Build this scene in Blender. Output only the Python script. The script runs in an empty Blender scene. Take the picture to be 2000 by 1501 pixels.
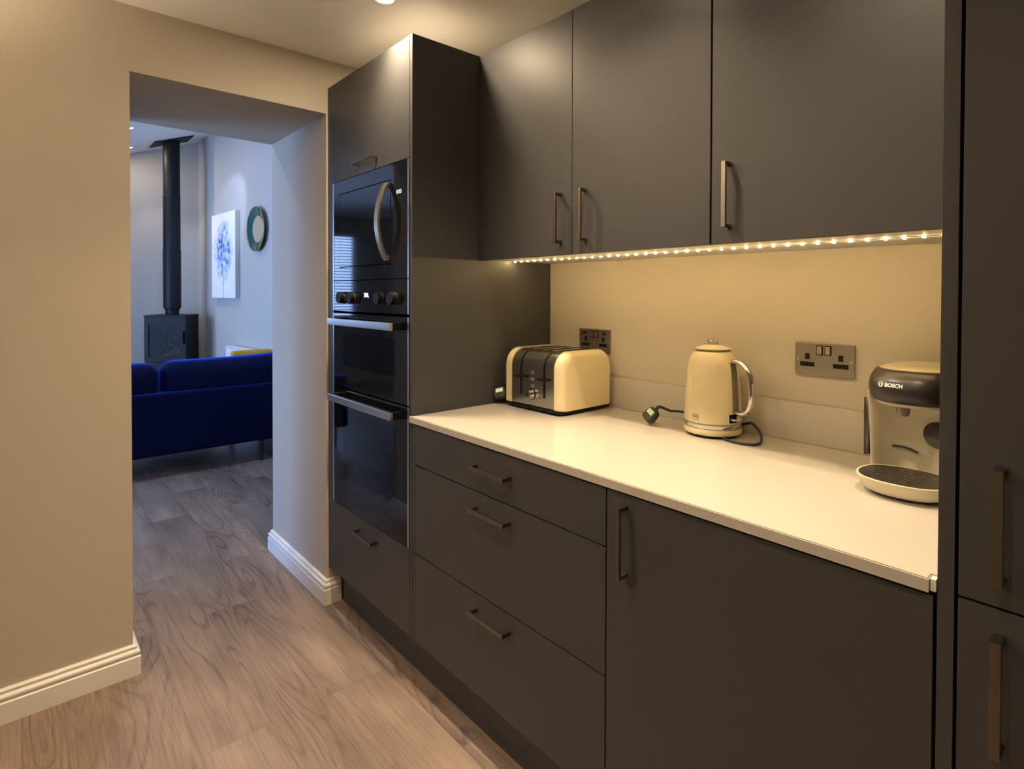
import bpy, bmesh, math, random
from mathutils import Matrix, Vector
random.seed(7)
PI = math.pi
C = bpy.context.scene.collection
SC = bpy.context.scene

# ------------------------------------------------------------------ camera, sky, exposure
cam_d = bpy.data.cameras.new('camera'); cam = bpy.data.objects.new('camera', cam_d); C.objects.link(cam)
YAW, PITCH, ROLL, FPX = 0.8531, 0.0137, 0.0028, 1113.53
F = Vector((-math.sin(YAW)*math.cos(PITCH), math.cos(YAW)*math.cos(PITCH), -math.sin(PITCH)))
R0 = Vector((math.cos(YAW), math.sin(YAW), 0)); U0 = R0.cross(F)
R = R0*math.cos(ROLL) + U0*math.sin(ROLL); U = U0*math.cos(ROLL) - R0*math.sin(ROLL)
m = Matrix((R, U, -F)).transposed().to_4x4(); m.translation = Vector((1.6257, -1.6246, 1.2952))
cam.matrix_world = m
cam_d.sensor_fit = 'HORIZONTAL'; cam_d.sensor_width = 36; cam_d.lens = FPX/2000*36
cam_d.shift_x = 0; cam_d.shift_y = -161.24/2000; cam_d.clip_start = 0.02
SC.camera = cam
SC.view_settings.view_transform = 'Standard'; SC.view_settings.look = 'None'
SC.view_settings.gamma = 1; SC.view_settings.use_curve_mapping = False
SC.view_settings.exposure = 0.0
SC.cycles.max_bounces = 10; SC.cycles.diffuse_bounces = 5; SC.cycles.glossy_bounces = 4
SC.cycles.transparent_max_bounces = 12; SC.cycles.sample_clamp_indirect = 6
SC.cycles.use_denoising = True; SC.cycles.caustics_reflective = False; SC.cycles.caustics_refractive = False
w = bpy.data.worlds.new('dusk_sky'); SC.world = w; w.use_nodes = True
bg = w.node_tree.nodes['Background']; bg.inputs[0].default_value = (0.36, 0.54, 1.0, 1); bg.inputs[1].default_value = 14.5
WARM = (1.0, 0.76, 0.49); COOL = (0.50, 0.68, 1.0)
P_DOWN = 5.5; B_DOWN = 75.0; B_FILL = 55.0; B_UP = 170.0; P_DOWN_LIVING = 4.0; E_LED = 580.0  # room and upward beam strengths belong to added fill lamps

# ------------------------------------------------------------------ materials
M = {}
def mat(name, col, rough=0.5, metal=0.0, spec=0.5, coat=0.0, bump=None, emit=None, estr=0, sheen=0.0):
    x = bpy.data.materials.new(name); x.use_nodes = True; nt = x.node_tree; b = nt.nodes['Principled BSDF']
    b.inputs['Base Color'].default_value = (*col, 1); b.inputs['Roughness'].default_value = rough
    b.inputs['Metallic'].default_value = metal; b.inputs['Specular IOR Level'].default_value = spec
    b.inputs['Coat Weight'].default_value = coat; b.inputs['Coat Roughness'].default_value = 0.05
    if sheen:
        b.inputs['Sheen Weight'].default_value = sheen; b.inputs['Sheen Roughness'].default_value = 0.35
    if emit:
        b.inputs['Emission Color'].default_value = (*emit, 1); b.inputs['Emission Strength'].default_value = estr
    if bump:
        n = nt.nodes.new('ShaderNodeTexNoise'); n.inputs['Scale'].default_value = bump[0]; n.inputs['Detail'].default_value = 3
        tc = nt.nodes.new('ShaderNodeTexCoord'); nt.links.new(tc.outputs['Object'], n.inputs['Vector'])
        bp = nt.nodes.new('ShaderNodeBump'); bp.inputs['Strength'].default_value = bump[1]; bp.inputs['Distance'].default_value = 0.002
        nt.links.new(n.outputs['Fac'], bp.inputs['Height']); nt.links.new(bp.outputs['Normal'], b.inputs['Normal'])
    M[name] = x; return x
mat('wall_paint', (0.50, 0.455, 0.385), 0.9, spec=0.2, bump=(180, 0.12))
mat('living_paint', (0.46, 0.44, 0.41), 0.9, spec=0.2, bump=(180, 0.12))
mat('ceiling_paint', (0.88, 0.87, 0.85), 0.95, spec=0.1)
mat('trim_gloss', (0.80, 0.79, 0.76), 0.35)
mat('cabinet', (0.046, 0.0465, 0.050), 0.44, spec=0.35, bump=(900, 0.05))
mat('carcass_dark', (0.02, 0.02, 0.022), 0.7)
mat('carcass_white', (0.75, 0.74, 0.70), 0.6)
mat('nickel', (0.21, 0.19, 0.165), 0.30, metal=1)
mat('steel', (0.62, 0.62, 0.63), 0.32, metal=1)
mat('brushed_plate', (0.36, 0.33, 0.28), 0.38, metal=1)
mat('chrome', (0.80, 0.80, 0.82), 0.06, metal=1)
mat('brushed_chrome', (0.52, 0.51, 0.50), 0.22, metal=1)
mat('handle_champagne', (0.62, 0.55, 0.45), 0.33, metal=1)
mat('black_glass', (0.006, 0.006, 0.007), 0.04, spec=0.38)
mat('black_plastic', (0.006, 0.006, 0.006), 0.5, spec=0.15)
mat('gloss_black', (0.01, 0.009, 0.009), 0.15, coat=0.5)
mat('rubber', (0.02, 0.018, 0.017), 0.6)
mat('cream', (0.80, 0.69, 0.44), 0.22, coat=0.6)
mat('cream_satin', (0.80, 0.73, 0.55), 0.38)
mat('taupe_plastic', (0.20, 0.17, 0.14), 0.35)
mat('umber_plastic', (0.019, 0.016, 0.015), 0.34)
mat('white_print', (0.85, 0.84, 0.82), 0.5)
mat('badge_ink', (0.25, 0.2, 0.2), 0.5)
mat('sticker', (0.75, 0.82, 0.72), 0.5)
mat('green_edge', (0.01, 0.30, 0.10), 0.5)
mat('red_mark', (0.14, 0.05, 0.04), 0.5)
mat('display_blue', (0.1, 0.1, 0.1), 0.3, emit=(0.62, 0.58, 1.0), estr=4.0)
mat('display_white', (0.1, 0.1, 0.1), 0.3, emit=(0.60, 0.80, 0.90), estr=1.3)
mat('led_glow', (1, 0.9, 0.7), 0.3, emit=(1.0, 0.68, 0.29), estr=E_LED)
mat('lamp_glow', (1, 1, 1), 0.3, emit=(1.0, 0.82, 0.55), estr=7)
mat('added_bulb_glow', (1, 1, 1), 0.3, emit=(1.0, 0.76, 0.49), estr=6)  # glow of the added uplighter's bulb
mat('lamp_glow_cool', (1, 1, 1), 0.3, emit=(1.0, 0.95, 0.88), estr=16)
mat('velvet_blue', (0.001, 0.003, 0.030), 0.75, spec=0.1, sheen=0.8, bump=(70, 0.25))
M['velvet_blue'].node_tree.nodes['Principled BSDF'].inputs['Sheen Tint'].default_value = (0.02, 0.14, 1.0, 1)
mat('mustard', (0.55, 0.33, 0.03), 0.85, bump=(120, 0.4))
mat('stove_black', (0.006, 0.007, 0.010), 0.5, spec=0.25)
mat('log_bark', (0.10, 0.06, 0.04), 0.9)
mat('canvas_side', (0.45, 0.43, 0.42), 0.8)
mat('glaze_green', (0.010, 0.085, 0.066), 0.12, coat=0.8)
mat('glaze_beige', (0.46, 0.37, 0.25), 0.2, coat=0.5)
mat('gold_rim', (0.75, 0.52, 0.20), 0.25, metal=1)
mat('radiator_white', (0.80, 0.81, 0.83), 0.35)
mat('blind_slat', (0.62, 0.66, 0.72), 0.6)
mat('dark_leg', (0.02, 0.018, 0.016), 0.4)

def glass(name, tint, fac):
    x = bpy.data.materials.new(name); x.use_nodes = True; nt = x.node_tree; nt.nodes.clear()
    o = nt.nodes.new('ShaderNodeOutputMaterial'); mx = nt.nodes.new('ShaderNodeMixShader')
    t = nt.nodes.new('ShaderNodeBsdfTransparent'); t.inputs[0].default_value = (*tint, 1)
    g = nt.nodes.new('ShaderNodeBsdfGlossy'); g.inputs['Roughness'].default_value = 0.03
    fr = nt.nodes.new('ShaderNodeFresnel'); fr.inputs[0].default_value = fac
    nt.links.new(fr.outputs[0], mx.inputs[0]); nt.links.new(t.outputs[0], mx.inputs[1]); nt.links.new(g.outputs[0], mx.inputs[2])
    nt.links.new(mx.outputs[0], o.inputs[0]); M[name] = x
glass('window_glass', (0.95, 0.97, 0.97), 1.35)
glass('oven_glass', (0.30, 0.31, 0.33), 1.5)
glass('stove_glass', (0.55, 0.5, 0.45), 1.16)
glass('gauge_glass', (0.75, 0.66, 0.66), 1.5)

def quartz():
    x = mat('quartz', (0.80, 0.74, 0.64), 0.16, spec=0.5); nt = x.node_tree; b = nt.nodes['Principled BSDF']
    tc = nt.nodes.new('ShaderNodeTexCoord')
    v = nt.nodes.new('ShaderNodeTexVoronoi'); v.inputs['Scale'].default_value = 170
    r = nt.nodes.new('ShaderNodeValToRGB'); r.color_ramp.elements[0].position = 0.05; r.color_ramp.elements[1].position = 0.16
    r.color_ramp.elements[0].color = (0.35, 0.33, 0.28, 1); r.color_ramp.elements[1].color = (0.50, 0.475, 0.43, 1)
    n = nt.nodes.new('ShaderNodeTexNoise'); n.inputs['Scale'].default_value = 60
    mx = nt.nodes.new('ShaderNodeMixRGB'); mx.blend_type = 'MIX'
    gt = nt.nodes.new('ShaderNodeMath'); gt.operation = 'GREATER_THAN'; gt.inputs[1].default_value = 0.62
    nt.links.new(tc.outputs['Object'], v.inputs['Vector']); nt.links.new(tc.outputs['Object'], n.inputs['Vector'])
    nt.links.new(v.outputs['Distance'], r.inputs[0]); nt.links.new(n.outputs['Fac'], gt.inputs[0])
    nt.links.new(gt.outputs[0], mx.inputs[0]); mx.inputs[1].default_value = (0.50, 0.475, 0.43, 1)
    nt.links.new(r.outputs[0], mx.inputs[2]); nt.links.new(mx.outputs[0], b.inputs['Base Color'])
quartz()

def wood_floor():
    x = mat('oak_planks', (0.3, 0.22, 0.17), 0.42, spec=0.4); nt = x.node_tree; b = nt.nodes['Principled BSDF']; L = nt.links
    N = lambda t: nt.nodes.new(t)
    tc = N('ShaderNodeTexCoord')
    mp = N('ShaderNodeMapping'); mp.inputs['Location'].default_value = (0.90, 0.858 + 0.19*40, 0)
    L.new(tc.outputs['Object'], mp.inputs['Vector'])
    br = N('ShaderNodeTexBrick'); br.offset = 0.37; br.offset_frequency = 2; br.squash = 1
    for k, v in (('Scale', 1), ('Brick Width', 1.22), ('Row Height', 0.19), ('Mortar Size', 0.0009), ('Mortar Smooth', 0.3), ('Bias', 0)):
        br.inputs[k].default_value = v
    br.inputs['Color1'].default_value = (0, 0, 0, 1); br.inputs['Color2'].default_value = (1, 1, 1, 1); br.inputs['Mortar'].default_value = (0.5, 0.5, 0.5, 1)
    L.new(mp.outputs[0], br.inputs['Vector'])
    # each plank shifts the grain so that it does not run on
    sh = N('ShaderNodeVectorMath'); sh.operation = 'MULTIPLY_ADD'; sh.inputs[1].default_value = (17, 9, 31)
    L.new(br.outputs['Color'], sh.inputs[0]); L.new(mp.outputs[0], sh.inputs[2])
    def noise(scale, detail, rough=0.5, dist=0):
        mm = N('ShaderNodeMapping'); mm.inputs['Scale'].default_value = scale; L.new(sh.outputs[0], mm.inputs['Vector'])
        n = N('ShaderNodeTexNoise'); n.inputs['Scale'].default_value = 1; n.inputs['Detail'].default_value = detail
        n.inputs['Roughness'].default_value = rough; n.inputs['Distortion'].default_value = dist
        L.new(mm.outputs[0], n.inputs['Vector']); return n.outputs['Fac']
    cath = noise((1.1, 5.5, 1), 1.5, 0.4, 0.25)
    mul = N('ShaderNodeMath'); mul.operation = 'MULTIPLY'; mul.inputs[1].default_value = 105; L.new(cath, mul.inputs[0])
    sn = N('ShaderNodeMath'); sn.operation = 'SINE'; L.new(mul.outputs[0], sn.inputs[0])
    ring = N('ShaderNodeMapRange'); ring.inputs[1].default_value = 0.45; ring.inputs[2].default_value = 1.0; ring.inputs[3].default_value = 0; ring.inputs[4].default_value = 1
    L.new(sn.outputs[0], ring.inputs[0])
    fine = noise((5, 190, 1), 4, 0.7); broad = noise((1.6, 7, 1), 3, 0.6); blotch = noise((2.2, 3.0, 1), 2)
    ramp = N('ShaderNodeValToRGB'); e = ramp.color_ramp.elements
    e[0].position = 0.30; e[0].color = (0.100, 0.068, 0.054, 1); e[1].position = 0.72; e[1].color = (0.345, 0.264, 0.215, 1)
    mixn = N('ShaderNodeMath'); mixn.operation = 'MULTIPLY_ADD'; mixn.inputs[1].default_value = 0.45
    L.new(fine, mixn.inputs[0])
    s2 = N('ShaderNodeMath'); s2.operation = 'MULTIPLY'; s2.inputs[1].default_value = 0.55; L.new(broad, s2.inputs[0]); L.new(s2.outputs[0], mixn.inputs[2])
    s3 = N('ShaderNodeMath'); s3.operation = 'MULTIPLY_ADD'; s3.inputs[1].default_value = -0.13
    patch = N('ShaderNodeMapRange'); patch.inputs[1].default_value = 0.42; patch.inputs[2].default_value = 0.62; L.new(noise((0.9, 4.0, 1), 1), patch.inputs[0])
    rm = N('ShaderNodeMath'); rm.operation = 'MULTIPLY'; L.new(ring.outputs[0], rm.inputs[0]); L.new(patch.outputs[0], rm.inputs[1]); L.new(rm.outputs[0], s3.inputs[0]); L.new(mixn.outputs[0], s3.inputs[2])
    L.new(s3.outputs[0], ramp.inputs[0])
    tone = N('ShaderNodeMapRange'); tone.inputs[3].default_value = 0.84; tone.inputs[4].default_value = 1.14; L.new(br.outputs['Color'], tone.inputs[0])
    bl = N('ShaderNodeMapRange'); bl.inputs[1].default_value = 0.3; bl.inputs[2].default_value = 0.7; bl.inputs[3].default_value = 0.88; bl.inputs[4].default_value = 1.1; L.new(blotch, bl.inputs[0])
    tm = N('ShaderNodeMath'); tm.operation = 'MULTIPLY'; L.new(tone.outputs[0], tm.inputs[0]); L.new(bl.outputs[0], tm.inputs[1])
    sc = N('ShaderNodeVectorMath'); sc.operation = 'SCALE'; L.new(ramp.outputs[0], sc.inputs[0]); L.new(tm.outputs[0], sc.inputs['Scale'])
    seam = N('ShaderNodeMixRGB'); seam.inputs[2].default_value = (0.15, 0.11, 0.085, 1)
    L.new(br.outputs['Fac'], seam.inputs[0]); L.new(sc.outputs[0], seam.inputs[1]); L.new(seam.outputs[0], b.inputs['Base Color'])
    bp = N('ShaderNodeBump'); bp.inputs['Strength'].default_value = 0.25; bp.inputs['Distance'].default_value = 0.001
    inv = N('ShaderNodeMath'); inv.operation = 'SUBTRACT'; L.new(fine, inv.inputs[0]); L.new(br.outputs['Fac'], inv.inputs[1])
    L.new(inv.outputs[0], bp.inputs['Height']); L.new(bp.outputs[0], b.inputs['Normal'])
wood_floor()

def tree_canvas():
    # painted canvas: pale ground, blue dabbed tree, thin trunk (object coordinates: x across, z up, origin at the canvas base centre)
    x = mat('tree_painting', (0.8, 0.8, 0.85), 0.8); nt = x.node_tree; b = nt.nodes['Principled BSDF']; L = nt.links
    N = lambda t: nt.nodes.new(t)
    def mth(op, a, bb=None):
        q = N('ShaderNodeMath'); q.operation = op
        for i, v in enumerate((a, bb)):
            if v is None: continue
            if isinstance(v, (int, float)): q.inputs[i].default_value = v
            else: L.new(v, q.inputs[i])
        return q.outputs[0]
    tc = N('ShaderNodeTexCoord'); sp = N('ShaderNodeSeparateXYZ'); L.new(tc.outputs['Object'], sp.inputs[0])
    X, Z = sp.outputs['X'], sp.outputs['Z']
    ex = mth('DIVIDE', X, 0.27); ez = mth('DIVIDE', mth('SUBTRACT', Z, 0.50), 0.30)
    rad = mth('SQRT', mth('ADD', mth('MULTIPLY', ex, ex), mth('MULTIPLY', ez, ez)))
    n = N('ShaderNodeTexNoise'); n.inputs['Scale'].default_value = 9; L.new(tc.outputs['Object'], n.inputs['Vector'])
    edge = mth('ADD', rad, mth('MULTIPLY', mth('SUBTRACT', n.outputs['Fac'], 0.5), 0.9))
    crown = N('ShaderNodeMapRange'); L.new(edge, crown.inputs[0]); crown.inputs[1].default_value = 1.12; crown.inputs[2].default_value = 0.72
    v = N('ShaderNodeTexVoronoi'); v.inputs['Scale'].default_value = 19; L.new(tc.outputs['Object'], v.inputs['Vector'])
    rp = N('ShaderNodeValToRGB'); e = rp.color_ramp.elements
    e[0].position = 0.1; e[0].color = (0.05, 0.10, 0.25, 1); e[1].position = 0.95; e[1].color = (0.50, 0.58, 0.80, 1)
    e2 = rp.color_ramp.elements.new(0.45); e2.color = (0.14, 0.28, 0.62, 1)
    sx = N('ShaderNodeSeparateColor'); L.new(v.outputs['Color'], sx.inputs[0]); L.new(sx.outputs[0], rp.inputs[0])
    dab = N('ShaderNodeMapRange'); L.new(v.outputs['Distance'], dab.inputs[0]); dab.inputs[1].default_value = 0.95; dab.inputs[2].default_value = 0.50
    fac = mth('MULTIPLY', crown.outputs[0], dab.outputs[0])
    mx = N('ShaderNodeMixRGB'); mx.inputs[1].default_value = (0.78, 0.78, 0.82, 1); L.new(fac, mx.inputs[0]); L.new(rp.outputs[0], mx.inputs[2])
    tr = mth('MULTIPLY', mth('LESS_THAN', mth('ABSOLUTE', mth('SUBTRACT', X, 0.01)), 0.009), mth('LESS_THAN', Z, 0.26))
    m2 = N('ShaderNodeMixRGB'); m2.inputs[2].default_value = (0.33, 0.36, 0.44, 1); L.new(tr, m2.inputs[0]); L.new(mx.outputs[0], m2.inputs[1])
    L.new(m2.outputs[0], b.inputs['Base Color'])
tree_canvas()

# ------------------------------------------------------------------ geometry helpers
def box(bm, x0, x1, y0, y1, z0, z1, bev=0.0, seg=2, mtx=None):
    r = bmesh.ops.create_cube(bm, size=1)
    vs = r['verts']
    bmesh.ops.scale(bm, vec=(x1-x0, y1-y0, z1-z0), verts=vs)
    bmesh.ops.translate(bm, vec=((x0+x1)/2, (y0+y1)/2, (z0+z1)/2), verts=vs)
    out = list(vs)
    if bev > 0:
        es = list({e for v in vs for e in v.link_edges})
        rr = bmesh.ops.bevel(bm, geom=es, offset=bev, segments=seg, affect='EDGES', profile=0.5)
        out = list({v for f in rr['faces'] for v in f.verts} | {v for v in vs if v.is_valid})
    if mtx is not None: bmesh.ops.transform(bm, matrix=mtx, verts=out)
    return bm
def BX(*a, **k): return box(bmesh.new(), *a, **k)

def rings(bm, rs, cap=True, closed=True):
    """loft a list of vertex rings (lists of Vectors with equal length)"""
    V = [[bm.verts.new(p) for p in r] for r in rs]
    n = len(V[0])
    for a, b in zip(V, V[1:]):
        for i in range(n if closed else n-1):
            j = (i+1) % n
            try: bm.faces.new((a[i], a[j], b[j], b[i]))
            except ValueError: pass
    if cap and closed:
        for r in (V[0], V[-1]):
            try: bm.faces.new(r)
            except ValueError: pass
    bmesh.ops.recalc_face_normals(bm, faces=bm.faces)
    return bm
def dense(rs, k=4):
    """insert smoothly interpolated rings between the given ones"""
    cols = [spline([r[i] for r in rs], k) for i in range(len(rs[0]))]
    return [[c[j] for c in cols] for j in range(len(cols[0]))]
def lathe(bm, prof, cx, cy, n=48, cap=True):
    rs = [[Vector((cx+r*math.cos(2*PI*i/n), cy+r*math.sin(2*PI*i/n), z)) for i in range(n)] for r, z in prof]
    return rings(bm, rs, cap)
def oval(cx, cy, z, a, b, n=48, p=2.0):
    out = []
    for i in range(n):
        t = 2*PI*i/n; c, s = math.cos(t), math.sin(t)
        out.append(Vector((cx + a*math.copysign(abs(c)**(2/p), c), cy + b*math.copysign(abs(s)**(2/p), s), z)))
    return out
def cyl(bm, c, axis, r, length, n=24, r2=None):
    """solid cylinder from c along unit axis"""
    c = Vector(c); ax = Vector(axis).normalized(); up = Vector((0, 0, 1)) if abs(ax.z) < .9 else Vector((1, 0, 0))
    u = ax.cross(up).normalized(); v = ax.cross(u); r2 = r if r2 is None else r2
    mk = lambda q, rr: [q + u*rr*math.cos(2*PI*i/n) + v*rr*math.sin(2*PI*i/n) for i in range(n)]
    return rings(bm, [mk(c, r), mk(c+ax*length, r2)])
def spline(pts, k=8):
    pts = [Vector(p) for p in pts]; q = [pts[0]*2-pts[1]] + pts + [pts[-1]*2-pts[-2]]; out = []
    for i in range(1, len(q)-2):
        for s in range(k):
            t = s/k; a, b, c, d = q[i-1], q[i], q[i+1], q[i+2]
            out.append(0.5*((2*b) + (c-a)*t + (2*a-5*b+4*c-d)*t*t + (3*b-a-3*c+d)*t**3))
    out.append(pts[-1]); return out
def tube(bm, pts, r, n=10, flat=None):
    """sweep a round (or flat=(w,h) superellipse) section along points"""
    pts = [Vector(p) for p in pts]; rs = []; prev = None
    for i, p in enumerate(pts):
        t = (pts[min(i+1, len(pts)-1)] - pts[max(i-1, 0)]).normalized()
        if prev is None:
            up = Vector((0, 0, 1)) if abs(t.z) < .9 else Vector((0, 1, 0)); u = t.cross(up).normalized()
        else: u = (prev - t*prev.dot(t)).normalized()
        prev = u; v = t.cross(u); rr = r(i/(len(pts)-1)) if callable(r) else r
        a, b = (rr, rr) if flat is None else (flat[0], flat[1])
        rs.append([p + u*a*math.cos(2*PI*k/n) + v*b*math.sin(2*PI*k/n) for k in range(n)])
    return rings(bm, rs)
def prof_extrude(bm, prof, path, outs):
    """sweep a (thickness, height) profile along floor points; outs = outward unit offsets per point (mitred)"""
    rs = [[Vector((p[0]+o[0]*t, p[1]+o[1]*t, z)) for t, z in prof] for p, o in zip(path, outs)]
    return rings(bm, rs)

def base_of(bm):
    vs = [v.co for v in bm.verts]
    lo = [min(v[i] for v in vs) for i in range(3)]; hi = [max(v[i] for v in vs) for i in range(3)]
    return Vector(((lo[0]+hi[0])/2, (lo[1]+hi[1])/2, lo[2]))
ORI = {}
def obj(name, bm, mt, parent=None, local=False, smooth=True, keep=False, ang=35):
    """link bm as ONE mesh object; vertex positions are world positions unless local"""
    me = bpy.data.meshes.new(name)
    if parent is not None: org = ORI[parent.name] if not local else Matrix()
    else: org = Matrix() if keep else Matrix.Translation(base_of(bm))
    if not local: bmesh.ops.transform(bm, matrix=org.inverted(), verts=bm.verts)
    bm.to_mesh(me); bm.free()
    if smooth:
        me.polygons.foreach_set('use_smooth', [True]*len(me.polygons)); me.set_sharp_from_angle(angle=math.radians(ang))
    me.materials.append(M[mt] if isinstance(mt, str) else mt)
    o = bpy.data.objects.new(name, me); C.objects.link(o)
    if smooth:
        wn = o.modifiers.new('weighted_normals', 'WEIGHTED_NORMAL'); wn.keep_sharp = True; wn.weight = 50
    if parent is not None: o.parent = parent; ORI[o.name] = ORI[parent.name]
    else: o.matrix_world = org; ORI[o.name] = org
    return o
def tag(o, label, cat, group=None, kind=None):
    o['label'] = label; o['category'] = cat
    if group: o['group'] = group
    if kind: o['kind'] = kind
    return o
def thing(name, label, cat, loc, rotz=0, group=None):
    o = bpy.data.objects.new(name, None); C.objects.link(o); o.empty_display_size = 0.05
    o.matrix_world = Matrix.Translation(Vector(loc)) @ Matrix.Rotation(rotz, 4, 'Z'); ORI[o.name] = o.matrix_world.copy()
    return tag(o, label, cat, group)
def struct(name, bm, mt, label, cat='structure', smooth=False):
    o = obj(name, bm, mt, keep=True, smooth=smooth); o['kind'] = 'structure'; o['label'] = label; o['category'] = cat; return o
def text_bm(s, size, mtx, depth=0.0004, bold=False):
    cu = bpy.data.curves.new('lettering', 'FONT'); cu.body = s; cu.size = size; cu.extrude = depth; cu.align_x = 'LEFT'
    if bold: cu.offset = size*0.025
    t = bpy.data.objects.new('lettering', cu); C.objects.link(t)
    dg = bpy.context.evaluated_depsgraph_get(); dg.update()
    me = bpy.data.meshes.new_from_object(t.evaluated_get(dg)); bm = bmesh.new(); bm.from_mesh(me)
    bpy.data.objects.remove(t); bpy.data.meshes.remove(me); bpy.data.curves.remove(cu)
    bmesh.ops.transform(bm, matrix=mtx, verts=bm.verts); return bm
def facing_y(x, y, z):   # text plane facing -y
    return Matrix.Translation((x, y, z)) @ Matrix.Rotation(PI/2, 4, 'X')

# ------------------------------------------------------------------ key measures
YF, YU = -0.641, -0.365          # door fronts: tall and base units, wall units
ZW = 0.893                       # worktop top
XL, XK = -0.670, -1.330          # doorway wall faces (kitchen, living room)
HT, HC = 2.145, 2.261            # cabinet top, kitchen ceiling
DY0, DY1, DZ = -1.328, -0.646, 2.040   # doorway opening
ZU = 1.4153                      # underside of wall units
XE = 1.418                       # end panel of the tall unit
XB = -6.10                       # far wall of the living room
A4 = math.radians(4.0); CORN = Vector((XB, 0.068, 0)); DS = Vector((math.cos(A4), math.sin(A4), 0)); NS = Vector((math.sin(A4), -math.cos(A4), 0))
def SIDE(s, off=0.0, z=0.0):     # point on the living-room side wall: s metres from the corner, off metres into the room
    p = CORN + DS*s + NS*off; return Vector((p.x, p.y, z))
CA, CB = 3.0973, 0.35996         # sloping ceiling z = CA + CB*y
WY = -3.75                        # living-room window wall

# ------------------------------------------------------------------ the setting
bm = bmesh.new(); box(bm, XB-.1, 3.3, WY-.1, 0.9, -0.06, 0.0)
struct('floor', bm, 'oak_planks', 'grey brown oak plank floor running from kitchen to living room', 'floor')
bm = bmesh.new(); box(bm, XL, 3.3, 0.0, 0.1, 0, 2.36)
struct('wall_back', bm, 'wall_paint', 'beige painted kitchen wall behind the worktop', 'wall')
bm = bmesh.new()
# doorway wall as one solid, opening included
ys = [WY, DY0, DY1, 0.75]; zs = [0, DZ, 3.5]
for i in range(3):
    for j in range(2):
        if i == 1 and j == 0: continue
        box(bm, XK, XL, ys[i], ys[i+1], zs[j], zs[j+1])
bmesh.ops.remove_doubles(bm, verts=bm.verts, dist=1e-5)
seen = {}
for f in list(bm.faces):
    k = tuple(round(c, 4) for c in f.calc_center_median()); seen.setdefault(k, []).append(f)
bmesh.ops.delete(bm, geom=[f for fs in seen.values() if len(fs) > 1 for f in fs], context='FACES')
struct('wall_left', bm, 'wall_paint', 'thick beige wall with open doorway to the living room', 'wall')
struct('wall_right', BX(3.2, 3.3, -3.4, 0.0, 0, 2.36), 'wall_paint', 'beige kitchen wall at the right end', 'wall')
struct('wall_front', BX(XL, 3.3, -3.5, -3.4, 0, 2.36), 'wall_paint', 'beige kitchen wall facing the cabinets', 'wall')
struct('ceiling', BX(XL, 3.3, -3.5, 0.1, HC, HC+.08), 'ceiling_paint', 'flat white kitchen ceiling', 'ceiling')
# living room shell
bm = bmesh.new(); W1 = (-3.42, -2.25, 0.92, 2.16)    # window opening in the far wall (y0,y1,z0,z1)
for y0, y1, z0, z1 in ((WY, W1[0], 0, 3.6), (W1[1], 0.068, 0, 3.6), (W1[0], W1[1], 0, W1[2]), (W1[0], W1[1], W1[3], 3.6)):
    box(bm, XB-.12, XB, y0, y1, z0, z1)
struct('wall_living_far', bm, 'living_paint', 'grey living room wall behind the wood stove', 'wall')
bm = bmesh.new(); L_ = 4.9
a, b, c, d_ = SIDE(-.15), SIDE(L_), SIDE(L_, -.12), SIDE(-.15, -.12)
rings(bm, [[Vector((p.x, p.y, z)) for p in (a, b, c, d_)] for z in (0, 3.6)])
struct('wall_living_side', bm, 'living_paint', 'grey living room wall carrying the picture and plate', 'wall')
bm = bmesh.new(); W2 = (-4.9, -2.15, 0.06, 2.25)
for x0, x1, z0, z1 in ((XB-.12, W2[0], 0, 3.6), (W2[1], XK, 0, 3.6), (W2[0], W2[1], 0, W2[2]), (W2[0], W2[1], W2[3], 3.6)):
    box(bm, x0, x1, WY-.12, WY, z0, z1)
struct('wall_living_front', bm, 'living_paint', 'grey living room wall with wide window', 'wall')
bm = bmesh.new(); y0, y1 = WY-.12, 0.75; yk = (2.40-CA)/CB
rings(bm, [[Vector((x, y0, 2.40)), Vector((x, yk, 2.40)), Vector((x, y1, CA+CB*y1)), Vector((x, y1, CA+CB*y1+.08)), Vector((x, yk, 2.48)), Vector((x, y0, 2.48))] for x in (XB-.12, XK)])
struct('ceiling_living', bm, 'ceiling_paint', 'sloping white living room ceiling', 'ceiling')

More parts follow.
